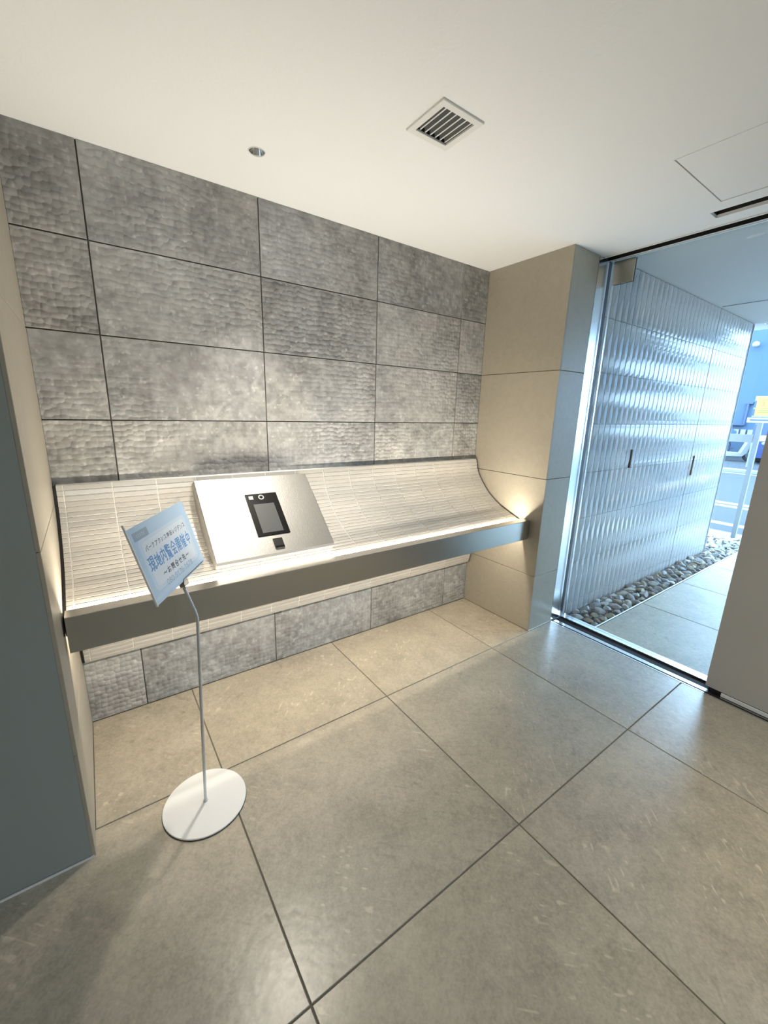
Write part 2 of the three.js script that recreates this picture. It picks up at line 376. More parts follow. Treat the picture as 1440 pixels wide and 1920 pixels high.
// slot diffuser
{
  const { x0, x1, z0, z1 } = SLOT, a = thing('slot_diffuser', 'long dark linear air slot in the ceiling along the glass door', 'air slot');
  part('channel', mergeGeometries([box(x0 - 0.003, H + 0.0127, z0 - 0.003, x0 + 0.001, H + 0.09, z1), box(x1 - 0.001, H + 0.0127, z0 - 0.003, x1 + 0.003, H + 0.09, z1), box(x0, H + 0.0127, z0 - 0.003, x1, H + 0.09, z0), box(x0, H + 0.0127, z1, x1, H + 0.09, z1 + 0.003), box(x0, H + 0.088, z0, x1, H + 0.092, z1)]), M.black, a);
  for (let i = 0; i < 2; i++) {
    const b = new THREE.BoxGeometry(0.045, 0.002, z1 - z0 - 0.004); b.rotateZ(i ? 0.5 : 0.35); b.translate(x0 + 0.027 + i * 0.02, H + 0.018 + i * 0.008, (z0 + z1) / 2);
    part('blade', b, M.steel, a);
  }
}
// ------------------------------------------------------------------ glass door with head, jamb and floor track
{
  const h = thing('trim_1', 'dark recessed head track above the glass door', 'door track', null, 'structure');
  const z0 = ZR - 0.01, z1 = ROOM.z1;
  part('inner_edge', box(3.1725, H - 0.004, ZR, 3.181, H + 0.05, z1), M.whiteMetal, h);
  part('recess', mergeGeometries([box(3.182, H + 0.07, z0, 3.236, H + 0.09, z1), box(3.181, H + 0.004, z0, 3.1825, H + 0.09, z1), box(3.2335, H - 0.003, z0, 3.236, H + 0.09, z1)]), M.black, h);
  part('recess_end', box(3.1725, H - 0.01, z0 - 0.012, 3.26, H + 0.09, z0), M.black, h);
  part('outer_rail', box(3.236, H - 0.004, z0, 3.244, H + 0.09, z1), M.whiteMetal, h);
  part('outer_rail', box(3.256, H - 0.004, z0, 3.268, H + 0.09, z1), M.whiteMetal, h);
  part('glazing_gap', box(3.244, H + 0.012, z0, 3.256, H + 0.09, z1), M.black, h);
  part('header', box(3.1725, H + 0.09, z0, 3.31, H + 0.3, z1), M.grout, h);
  part('weather_bar', box(3.268, H + 0.012, z0, 3.31, H + 0.1, z1), M.whiteMetal, h);
}
{
  const t = thing('trim_2', 'black and steel floor track under the glass door', 'door track', null, 'structure');
  const z0 = 0.545, z1 = ROOM.z1;
  part('bed', box(3.119, -0.1, z0, 3.30, -0.009, z1), M.black, t);
  part('edge_bar', box(3.119, -0.009, z0 + 0.012, 3.1245, 0.0015, z1), M.steelBright, t);
  part('rail', box(3.134, -0.009, z0 + 0.012, 3.142, -0.001, z1), M.black, t);
  part('rail', box(3.146, -0.009, z0 + 0.012, 3.176, -0.003, z1), M.steel, t);
  part('guide_slot', box(3.178, -0.009, z0 + 0.006, 3.236, -0.006, z1), M.black, t);
  part('sill', box(3.238, -0.009, z0, 3.272, 0.004, z1), M.steelBright, t);
  part('edge_bar', box(3.277, -0.009, z0, 3.296, 0.003, z1), M.steelBright, t);
}
{
  const d = thing('door_1', 'frameless clear glass sliding door beside the beige pier', 'door', null, 'structure');
  part('glass_pane', box(3.245, 0.006, 0.572, 3.255, H + 0.010, 1.95), M.glass, d, 'clear glass pane');
  part('edge_seal', box(3.2445, 0.006, 0.5695, 3.2555, H + 0.010, 0.5725), M.steelBright, d);
  part('patch_fitting', box(3.2385, 2.022, 0.574, 3.2448, 2.138, 0.682), M.patch, d, 'square brushed metal corner fitting');
  part('patch_fitting', box(3.2552, 2.022, 0.574, 3.2615, 2.138, 0.682), M.patch, d, 'square brushed metal corner fitting');
}
{
  const j = thing('trim_3', 'polished steel door jamb beside the beige pier', 'door jamb', null, 'structure');
  part('face', box(XP + 0.006, 0.002, ZR - 0.03, 3.232, H - 0.004, ZR - 0.002), M.steelBright, j);
  part('shadow_gap', box(XP - 0.001, 0.002, ZR - 0.03, XP + 0.006, H - 0.004, ZR - 0.012), M.black, j);
  part('stop', box(3.234, 0.002, ZR - 0.03, 3.268, H - 0.004, ZR - 0.004), M.dark, j);
}

// ------------------------------------------------------------------ curved tiled counter
const BX0 = 0.661, BX1 = 2.868;
const topCurve = new THREE.CatmullRomCurve3([[0.030, 1.022], [0.056, 0.938], [0.103, 0.874], [0.165, 0.812], [0.25, 0.757], [0.318, 0.728], [0.372, 0.708], [0.408, 0.6945]].map(([z, y]) => new THREE.Vector3(0, y, z)), false, 'catmullrom', 0.5);
const MIRROR = 1.318; // the underside mirrors the top about half this height
{
  const c = thing('wall_counter', 'long curved counter clad in thin white bar tiles with steel nosing', 'counter');
  const N = 40, T = 0.0045, sp = topCurve.getSpacedPoints(N).map((p) => [p.z, p.y]);
  const inner = sp.map(([z, y], i) => { // core lies one tile thickness behind the face
    const a = sp[Math.max(0, i - 1)], b = sp[Math.min(N, i + 1)], dz = b[0] - a[0], dy = b[1] - a[1], l = Math.hypot(dz, dy);
    return [z + (dy / l) * (T - 0.0013), y - (dz / l) * (T - 0.0013)];
  });
  const prof = [[0.0, inner[0][1]], ...inner, [0.408, 0.66], [0.408, MIRROR - 0.66], ...inner.map(([z, y]) => [z, MIRROR - y]).reverse(), [0.0, MIRROR - inner[0][1]]];
  part('core', extrudeX(prof, BX0 + 0.002, BX1 - 0.002), M.whiteGrout, c, 'white grout bed');
  // nosing
  const nose = extrudeX([[0.430, 0.590], [0.430, 0.703], [0.4315, 0.7045], [0.4835, 0.7045], [0.485, 0.703], [0.485, 0.5895], [0.4835, 0.588], [0.4315, 0.588]], BX0, BX1 - 0.004);
  part('nosing', nose, M.steel, c, 'brushed stainless steel nosing');
  part('nosing_gap_shade', box(BX1 - 0.004, 0.592, 0.432, BX1 + 0.008, 0.70, 0.478), M.black, c);  // black block painting the dark gap between nosing and pier
  // black filler painting the shade in the gap between counter end and pier
  part('end_gap_shade', extrudeX([[0.004, 1.016], ...inner.map(([z, y]) => [z + 0.003, y - 0.002]), [0.43, 0.685], [0.43, 0.62], ...inner.map(([z, y]) => [z + 0.003, MIRROR - y + 0.002]).reverse(), [0.004, MIRROR - 1.016]], XL + 0.0012, BX0 + 0.001), M.black, c);
  part('end_gap_shade', extrudeX([[0.004, 1.016], ...inner.map(([z, y]) => [z + 0.003, y - 0.002]), [0.42, 0.685], [0.42, 0.62], ...inner.map(([z, y]) => [z + 0.003, MIRROR - y + 0.002]).reverse(), [0.004, MIRROR - 1.016]], BX1 - 0.001, BX1 + 0.004), M.black, c);
  // tiles: rows along the curve, columns every 150 mm
  const rows = 26, len = topCurve.getLength(), P = len / rows, cols = [BX0];
  for (let x = 0.683; x < BX1 - 0.02; x += 0.15) cols.push(x);
  cols.push(BX1);
  const geo = new Map(), geoOf = (w) => { const k = w.toFixed(4); if (!geo.has(k)) geo.set(k, slab(w - 0.0032, P - 0.0032, T, 0.0008)); return geo.get(k); };
  const rest = [], tones = [0, 1, 2].map((k) => { const m = M.whiteTile.clone(); m.color.multiplyScalar([1, 0.955, 1.035][k]); return m; });
  let built = 0;
  for (let i = 0; i < cols.length - 1; i++) for (let j = 0; j < rows; j++) {
    const u = (j + 0.5) / rows, p = topCurve.getPointAt(u), t = topCurve.getTangentAt(u);
    const m = new THREE.Mesh(geoOf(cols[i + 1] - cols[i]), tones[Math.floor(rnd() * 3)]);
    const n = new THREE.Vector3(0, t.z, -t.y); // outward
    m.position.set((cols[i] + cols[i + 1]) / 2, p.y - n.y * T, p.z - n.z * T);
    m.rotation.x = Math.atan2(-n.y, n.z);
    if (built < 300) { m.name = 'tile'; c.add(m); built++; } else { m.updateMatrix(); const g = m.geometry.clone().applyMatrix4(m.matrix); rest.push(g); }
  }
  const r = part('tile_field', mergeGeometries(rest), tones[0], c, 'white bar tiles at the far end of the counter'); r.userData.kind = 'stuff';
  // underside: the rows that show below the nosing
  for (let i = 0; i < cols.length - 1; i++) for (let j = 0; j < 8; j++) {
    const u = (j + 0.5) / rows, p = topCurve.getPointAt(u), t = topCurve.getTangentAt(u), n = new THREE.Vector3(0, -t.z, -t.y);
    const m = part('underside_tile', geoOf(cols[i + 1] - cols[i]), tones[Math.floor(rnd() * 3)], c);
    m.position.set((cols[i] + cols[i + 1]) / 2, MIRROR - p.y - n.y * T, p.z - n.z * T);
    m.rotation.x = Math.atan2(-n.y, n.z);
  }
  // light lines behind the nosing, one shining up the curve, one down
  for (const up of [1, -1]) {
    const y = up > 0 ? 0.6895 : MIRROR - 0.6895, z = 0.419, w = BX1 - BX0 - 0.03, x = (BX0 + BX1) / 2;
    const s = part('light_line', box(BX0 + 0.015, y - 0.002, z - 0.005, BX1 - 0.015, y + 0.002, z + 0.005), M.ledGlow, c, 'glowing light line');
    const a = new THREE.RectAreaLight(WARM, up > 0 ? LED_POWER : LED_POWER * 0.45, w, 0.010);
    a.name = 'counter_light'; a.position.set(x, y + up * 0.0026, z); c.add(a);
    a.lookAt(x, y + up * 0.9, z - 0.45);
  }
}

// ------------------------------------------------------------------ intercom console on the counter
{
  const c = thing('intercom_console', 'silver sloping intercom console standing on the curved white counter', 'intercom');
  const A = new THREE.Vector2(0.08, 1.012), B = new THREE.Vector2(0.372, 0.745); // [z, y]
  const low = [];
  for (let i = 0; i <= 16; i++) { const p = topCurve.getPointAt(0.055 + (0.895 - 0.055) * i / 16), t = topCurve.getTangentAt(0.055 + (0.895 - 0.055) * i / 16); low.push([p.z - t.y * 0.0012, p.y + t.z * 0.0012]); }
  const x0 = 1.112, x1 = 1.612;
  const prof = [[A.x - 0.004, A.y - 0.004], [A.x, A.y], [B.x, B.y], [B.x + 0.006, B.y - 0.010], ...low.slice().reverse()];
  part('housing', extrudeX(prof, x0, x1, 0.004), M.plate, c, 'silver spangled metal housing');
  const tilt = Math.atan2(B.y - A.y, B.x - A.x); // slope of the face
  const n = new THREE.Vector3(0, 0.738, 0.675), t = new THREE.Vector3(0, -0.675, 0.738);
  const on = (g, x, s, h) => { // geometry in x, along slope (y up the slope), out (z)
    const m = new THREE.Matrix4().makeBasis(new THREE.Vector3(1, 0, 0), t.clone().negate(), n);
    const p = new THREE.Vector3(x, A.y, A.x).addScaledVector(t, s).addScaledVector(n, h);
    m.setPosition(p); return g.applyMatrix4(m);
  };
  const R = (w, h, d, r) => new RoundedBoxGeometry(w, h, d, 2, r);
  const panel = part('door_station', on(R(0.138, 0.215, 0.006, 0.0012), 1.365, 0.2035, 0.001), M.blackGlass, c, 'black glass door station');
  part('screen', on(R(0.089, 0.146, 0.0012, 0.0004), 1.3635, 0.225, 0.0043), M.screenOff, panel, 'dark grey screen');
  const ring = new THREE.RingGeometry(0.0062, 0.0125, 36);
  part('camera_ring', on(ring, 1.362, 0.117, 0.0046), M.steelBright, panel, 'silver camera ring');
  const lens = new THREE.SphereGeometry(0.0075, 20, 10, 0, Math.PI * 2, 0, Math.PI / 2); lens.rotateX(Math.PI / 2); lens.scale(1, 1, 0.4);
  part('camera_lens', on(lens, 1.362, 0.117, 0.0044), M.darkGlass, panel);
  part('sensor', on(R(0.018, 0.018, 0.002, 0.0009), 1.318, 0.117, 0.0045), M.whiteMetal, panel, 'pale square sensor window');
  const rd = part('key_reader', on(R(0.040, 0.047, 0.008, 0.0015), 1.369, 0.3535, 0.0015), M.blackPlastic, c, 'small black key reader');
  part('reader_lip', on(R(0.038, 0.011, 0.004, 0.0010), 1.369, 0.372, 0.0055), M.blackGlass, rd);
}

// ------------------------------------------------------------------ notice sign on a stand
const glyphs = {
  '現': 'M0,1 4,1M0,4.5 4,4.5M2,1 2,8.5M0,9 4,8M5,.5 9,.5 9,6 5,6 5,.5M5,2.3 9,2.3M5,4.1 9,4.1M6.2,6 6,8 4.5,10M7.8,6 7.8,9 8.3,9.5 9.8,9.5 9.8,8',
  '地': 'M0,3 4,3M2,1 2,8M0,8.5 4,7.5M4,5 9.5,3.5 9,6.5 8,6.5M5.5,2 5.5,8.5 6,9.3 9.8,9.3 9.8,7.8M7.3,.5 7.3,7.5',
  '内': 'M1,2 9,2 9,9.5 8,9.5M1,2 1,10M5,0 5,4 2.5,7.5M5,4 7.5,7',
  '覧': 'M.5,0 4.5,0M.5,0 .5,4 4.5,4M2.4,0 2.4,4M.5,1.3 4,1.3 4,2.7 .5,2.7M6,0 5.2,1.8M5.8,.9 9.5,.9M6.5,2.6 9,2.6M2,4.8 8,4.8 8,8.2 2,8.2 2,4.8M2,6 8,6M2,7.1 8,7.1M3.8,8.2 3.5,9.2 1,10M6,8.2 6,9.6 9.5,9.8 9.5,8.8',
  '会': 'M5,0 0,4M5,0 10,4M3,4 7,4M1,6 9,6M5,6 2,9.2 8,9M6.5,7.5 8.5,10',
  '開': 'M1,10 1,.5 4.2,.5 4.2,4 1,4M1,2.2 4.2,2.2M8.2,9.5 9,9.5 9,.5 5.8,.5 5.8,4 9,4M5.8,2.2 9,2.2M3,5.2 7,5.2M2.5,7 7.5,7M4.2,5.2 3.8,9.5M6,5.2 6,9.8',
  '催': 'M2.5,.3 0,4.5M1.4,3 1.4,10M3.5,1 3.5,2.6 9.5,2.6 9.5,1M6.5,0 6.5,2.6M4.8,3.4 3.2,6M4.2,5 4.2,10M6.8,3.4 6.3,4.8M4.2,4.8 9.5,4.8M4.2,6.4 9,6.4M4.2,8 9,8M4.2,9.7 9.8,9.7M6.8,4.8 6.8,9.7',
  '中': 'M1.5,2.8 8.5,2.8 8.5,6.8 1.5,6.8 1.5,2.8M5,0 5,10',
  '問': 'M1,10 1,.5 4.2,.5 4.2,4 1,4M1,2.2 4.2,2.2M8.2,9.5 9,9.5 9,.5 5.8,.5 5.8,4 9,4M5.8,2.2 9,2.2M3.3,5.4 6.7,5.4 6.7,8.2 3.3,8.2 3.3,5.4',
  '合': 'M5,0 0,4.5M5,0 10,4.5M3,4.5 7,4.5M2.5,6 7.5,6 7.5,9.7 2.5,9.7 2.5,6',
  '先': 'M2.5,.5 1.5,3.2M2,2 8.5,2M5,0 5,5M.5,5 9.5,5M3.7,5 3.3,8 1,10M6.2,5 6.2,9 6.8,9.6 9.5,9.6 9.5,8',
  'お': 'M1,3 6,2.7M3.5,.5 3.5,8.5 2,9 1,8 2.5,6.5 6,5.5 8.5,6.5 8,8.7 6,9.5M7.5,1.5 9,3',
  'せ': 'M.5,4 9.5,3.3M7,1 7,6 6,6.3M3,1.5 3,8 4,9.2 8.5,9.2',
  'パ': 'M3.5,3 .5,9M6,3 9.5,9M7.6,1.4 8.5,.5 9.4,1.4 8.5,2.3 7.6,1.4', 'ー': 'M.5,5 9.5,5',
  'ク': 'M4,.5 1,4.5M3.2,2 8.5,2 7,6.5 2.5,10', 'ア': 'M1,1.5 9,1.5 6,4.5M5,3.5 5,6.5 2,10',
  'シ': 'M1,1.5 3,3M.5,4.5 2.5,6M1,9.5 5,8 9.5,2.5', 'ス': 'M1.5,1.5 8,1.5 5.5,6 .5,9.8M5.5,5.5 9.5,9.8',
  '神': 'M2,0 2.5,1.5M.3,2.5 4.2,2.5 .3,6.5M2.3,4.5 2.3,10M5,2 9.5,2 9.5,7 5,7 5,2M5,4.5 9.5,4.5M7.2,0 7.2,10',
  '田': 'M1,1 9,1 9,9 1,9 1,1M5,1 5,9M1,5 9,5', 'レ': 'M2,1 2,9.3 5,8 9,4', 'ジ': 'M1,1.5 3,3M.5,4.5 2.5,6M1,9.5 5,8 9.5,3.5M7,.5 7.8,2M8.8,0 9.6,1.5',
  'デ': 'M2.5,1.2 6.5,1.2M.5,4 9,4M5,4 5,7 2.5,10M7.5,.3 8.1,1.8M9,0 9.6,1.5', 'ン': 'M1,2 3.5,4M1,9.5 5,8 9.5,2.5', '〜': 'M.5,6 2.5,4.3 4.5,4.6 6,5.6 8,5.6 9.7,4',
};
function signTexture() {
  const W = 1188, Hh = 840, cv = document.createElement('canvas'); cv.width = W; cv.height = Hh;
  const g = cv.getContext('2d');
  g.fillStyle = '#bcd6ee'; g.fillRect(0, 0, W, Hh);
  g.fillStyle = '#cfe0f2'; g.beginPath(); g.roundRect(90, 150, W - 180, Hh - 260, 60); g.fill();
  g.fillStyle = '#dde8f4'; g.beginPath(); g.roundRect(140, 190, W - 280, Hh - 340, 40); g.fill();
  g.strokeStyle = '#cadff2'; g.lineWidth = 6;
  for (let k = 0; k < 6; k++) { g.beginPath(); g.moveTo(20, 770 + k * 12 - k * k); g.bezierCurveTo(320, 720 + k * 11, 700, 800 + k * 8, W - 20, 730 + k * 12); g.stroke(); }
  g.fillStyle = '#9db0c6'; g.fillRect(60, 58, 270, 92);
  g.fillStyle = '#c3d0de'; for (let k = 0; k < 5; k++) { g.fillRect(118 + k * 32, 92, 22, 5); g.fillRect(126 + k * 32, 84, 5, 40); g.fillRect(118 + k * 32, 112, 22, 5); }
  const text = (str, x, y, w, h, step, colour, lw) => {
    g.strokeStyle = colour; g.lineWidth = lw; g.lineCap = 'round'; g.lineJoin = 'round';
    for (const ch of str) {
      const d = glyphs[ch];
      if (d) for (const st of d.split('M').filter(Boolean)) {
        g.beginPath();
        st.trim().split(' ').forEach((q, i) => { const [a, b] = q.split(',').map(Number); const X = x + a * w / 10, Y = y + b * h / 10; if (i) g.lineTo(X, Y); else g.moveTo(X, Y); });
        g.stroke();
      }
      x += step;
    }
  };
  text('パークアクシス神田レジデンス', 175, 240, 48, 56, 63, '#46566c', 7);
  text('現地内覧会開催中', 132, 355, 102, 160, 118, '#5c94d0', 15);
  text('〜お問合せ先〜', 300, 570, 68, 72, 88, '#3d4552', 9);
  g.fillStyle = '#93a9c4'; g.font = '92px sans-serif'; g.textAlign = 'center'; g.fillText('080-9176-1678', W / 2 + 10, 748);
  const t = new THREE.CanvasTexture(cv); t.colorSpace = THREE.SRGBColorSpace; t.anisotropy = 8;
  return t;
}
{
  const s = thing('sign_stand', 'white notice sign tilted on a thin steel stand with round white base', 'sign stand');
  const bx = 0.961, bz = 0.650;
  const disc = new THREE.LatheGeometry([[0, 0.0], [0.128, 0.0], [0.131, 0.002], [0.131, 0.007], [0.1295, 0.0085], [0, 0.0085]].map(([r, y]) => new THREE.Vector2(r, y)), 72);
  disc.translate(bx, 0, bz);
  const whiteBase = std({ color: lin(0.86, 0.86, 0.85), roughness: 0.45 });
  part('base_plate', disc, whiteBase, s, 'round white base plate');
  part('base_edge', new THREE.TorusGeometry(0.1306, 0.0016, 8, 72).rotateX(Math.PI / 2).translate(bx, 0.0022, bz), M.black, s, 'dark rubber edge');
  // sign sheet: 297 x 225, turned to the door and leaning back
  const q = new THREE.Quaternion().setFromEuler(new THREE.Euler(-0.26, 0.958, 0.04, 'YXZ'));
  const mid = new THREE.Vector3(0.934, 0.923, 0.641);
  const at = (x, y, z) => new THREE.Vector3(x, y, z).applyQuaternion(q).add(mid);
  const foot = at(0.012, -0.128, -0.016), knee = new THREE.Vector3(0.987, 0.694, 0.652);
  const poleMat = std({ color: lin(0.62, 0.65, 0.68), metalness: 0.6, roughness: 0.3 });
  const k0 = knee.clone().lerp(new THREE.Vector3(bx, 0, bz), 0.03), k1 = knee.clone().lerp(foot, 0.15);
  const path = new THREE.CurvePath(); path.add(new THREE.LineCurve3(new THREE.Vector3(bx, 0.008, bz), k0)); path.add(new THREE.QuadraticBezierCurve3(k0, knee, k1)); path.add(new THREE.LineCurve3(k1, foot));
  part('pole', new THREE.TubeGeometry(path, 60, 0.0048, 14, false), poleMat, s, 'thin bent steel pole');
  part('pole_nut', new THREE.CylinderGeometry(0.007, 0.008, 0.006, 20).translate(bx, 0.0115, bz), poleMat, s);
  const place = (g) => g.applyMatrix4(new THREE.Matrix4().compose(mid, q, new THREE.Vector3(1, 1, 1)));
  const hold = part('sign_holder', place(new RoundedBoxGeometry(0.299, 0.227, 0.0022, 2, 0.001).translate(0, 0, -0.0032)), M.acrylic, s, 'clear acrylic back sheet');
  const sheet = new THREE.BoxGeometry(0.297, 0.2095, 0.0016);
  sheet.translate(0, -0.0065, -0.0008);
  const print = std({ map: signTexture(), roughness: 0.35 }), blank = std({ color: lin(0.80, 0.83, 0.86), roughness: 0.5 });
  part('notice_sheet', place(sheet), [blank, blank, blank, blank, print, blank], s, 'printed pale blue notice');
  part('edge_rail', place(new RoundedBoxGeometry(0.0035, 0.227, 0.006, 2, 0.0012).translate(-0.1495, 0, -0.001)), whiteBase, s);
  // clip at the foot of the sheet
  part('clip', place(new RoundedBoxGeometry(0.135, 0.022, 0.010, 2, 0.003).translate(0.060, -0.117, -0.001)), M.acrylic, s, 'clear clip');
  const wire = new THREE.CatmullRomCurve3([[-0.012, -0.131, 0.002], [-0.012, -0.112, 0.0035], [-0.004, -0.105, 0.0035], [0.085, -0.105, 0.0035], [0.132, -0.105, 0.0035]].map((p) => at(...p)), false, 'catmullrom', 0.1);
  part('clip_wire', new THREE.TubeGeometry(wire, 30, 0.0011, 8, false), M.dark, s, 'dark wire bracket');
  part('clip_block', place(new RoundedBoxGeometry(0.03, 0.02, 0.016, 2, 0.003).translate(0.012, -0.121, -0.011)), M.steel, s);
}

// ------------------------------------------------------------------ outside: ribbed white tile wall
const EW = 0.520, EX0 = 3.30, EX1 = 5.95, ETOP = 2.185;
{
  const w = thing('wall_exterior', 'white glazed ribbed tile wall outside the glass door', 'wall', null, 'structure');
  part('backing', box(XP - 0.002, -0.15, -0.6, EX1, ETOP + 0.2, EW - 0.004), M.extGrout, w);
  const p = 0.0705, JW = 0.0045, rowH = 0.305, n = Math.floor((EX1 - EX0) / p), rows = 8;
  const geos = [];
  for (let r = 0; r < rows; r++) {
    const y1 = ETOP - r * rowH - (r ? 0.0012 : 0), y0 = Math.max(-0.06, ETOP - (r + 1) * rowH + 0.0012), K = 12, P = [];
    const Wd = p - JW, D = 0.0065, crest = (y) => Wd * (0.46 + 0.19 * Math.sin(2 * Math.PI * y / 0.198));
    const col = [];
    for (let k = 0; k <= K; k++) { const y = y0 + (y1 - y0) * k / K; col.push([[0, y, 0], [0, y, 0.003], [crest(y), y, 0.003 + D], [Wd, y, 0.003], [Wd, y, 0]]); }
    for (let k = 0; k < K; k++) for (let a = 0; a < 4; a++) { const A = col[k][a], B = col[k][a + 1], C = col[k + 1][a + 1], E = col[k + 1][a]; P.push(...A, ...B, ...C, ...A, ...C, ...E); }
    for (const [k, f] of [[0, 1], [K, -1]]) { const c = col[k]; for (let a = 1; a < 4; a++) { const tri = f > 0 ? [c[0], c[a + 1], c[a]] : [c[0], c[a], c[a + 1]]; P.push(...tri[0], ...tri[1], ...tri[2]); } }
    const g = new THREE.BufferGeometry(); g.setAttribute('position', new THREE.Float32BufferAttribute(P, 3)); g.computeVertexNormals();
    geos.push(metreUV(g));
  }
  for (let i = 0; i < n; i++) for (let r = 0; r < rows; r++) {
    const m = part('tile', geos[r], M.extTile, w);
    const split = 4.995, x = EX0 + i * p + (EX0 + i * p > split ? 0.006 : 0);
    m.position.set(x, 0, EW - 0.004);
  }
  part('end_return', box(EX1 - 0.0, 0.0, -0.6, EX1 + 0.010, ETOP, EW), M.extTile, w);
  for (const [x, a, b] of [[3.918, 0.965, 1.095], [5.105, 0.832, 1.005]]) part('slot', box(x - 0.006, a, EW, x + 0.006, b, EW + 0.0135), M.black, w, 'narrow dark vertical slot');
}
solo('soffit', box(3.31, ETOP + 0.006, -0.6, 6.32, ETOP + 0.35, 3.2), M.soffit, 'flat white soffit over the outdoor entrance path', 'soffit', null, 'structure');
solo('soffit_joint', box(5.005, ETOP + 0.0035, EW + 0.02, 5.017, ETOP + 0.0065, 3.2), M.dark, 'thin dark joint across the outdoor soffit', 'joint', null, 'structure');
{
  const d = thing('soffit_lamp', 'tiny round recessed lamp in the outdoor soffit', 'downlight');
  part('ring', new THREE.TorusGeometry(0.024, 0.005, 8, 28).rotateX(Math.PI / 2).translate(6.02, ETOP + 0.005, 0.60), M.steelBright, d);
  part('lens', new THREE.CylinderGeometry(0.022, 0.022, 0.004, 28).translate(6.02, ETOP + 0.0055, 0.60), M.dark, d);
}
solo('wall_path_added', box(3.31, -0.15, 3.2, 6.32, ETOP + 0.35, 3.35), M.addedWall, 'grey unseen wall added beside the outdoor path to darken reflections', 'wall', null, 'structure');  // unseen wall added so the ribbed tiles reflect something darker
// paving slabs
{
  const f = thing('paving', 'stone-look paving slabs of the path outside the door', 'paving', null, 'structure');
  part('bed', box(3.30, -0.15, 0.765, 6.75, -0.008, 3.2), M.extGrout, f);
  const xs = [3.30, 3.945, 4.66, 5.375, 6.09, 6.75], zs = [0.762, 1.50, 2.24, 3.2];
  for (let i = 0; i < 5; i++) for (let k = 0; k < 3; k++) part('slab', tileOn('y', xs[i] + 0.002, zs[k] + 0.002, xs[i + 1] - 0.002, zs[k + 1] - 0.002, -0.002, 0.02, 0.002), M.paver, f);
  part('edging', box(3.30, -0.15, 0.752, 6.75, -0.001, 0.7615), M.steelBright, f);
}
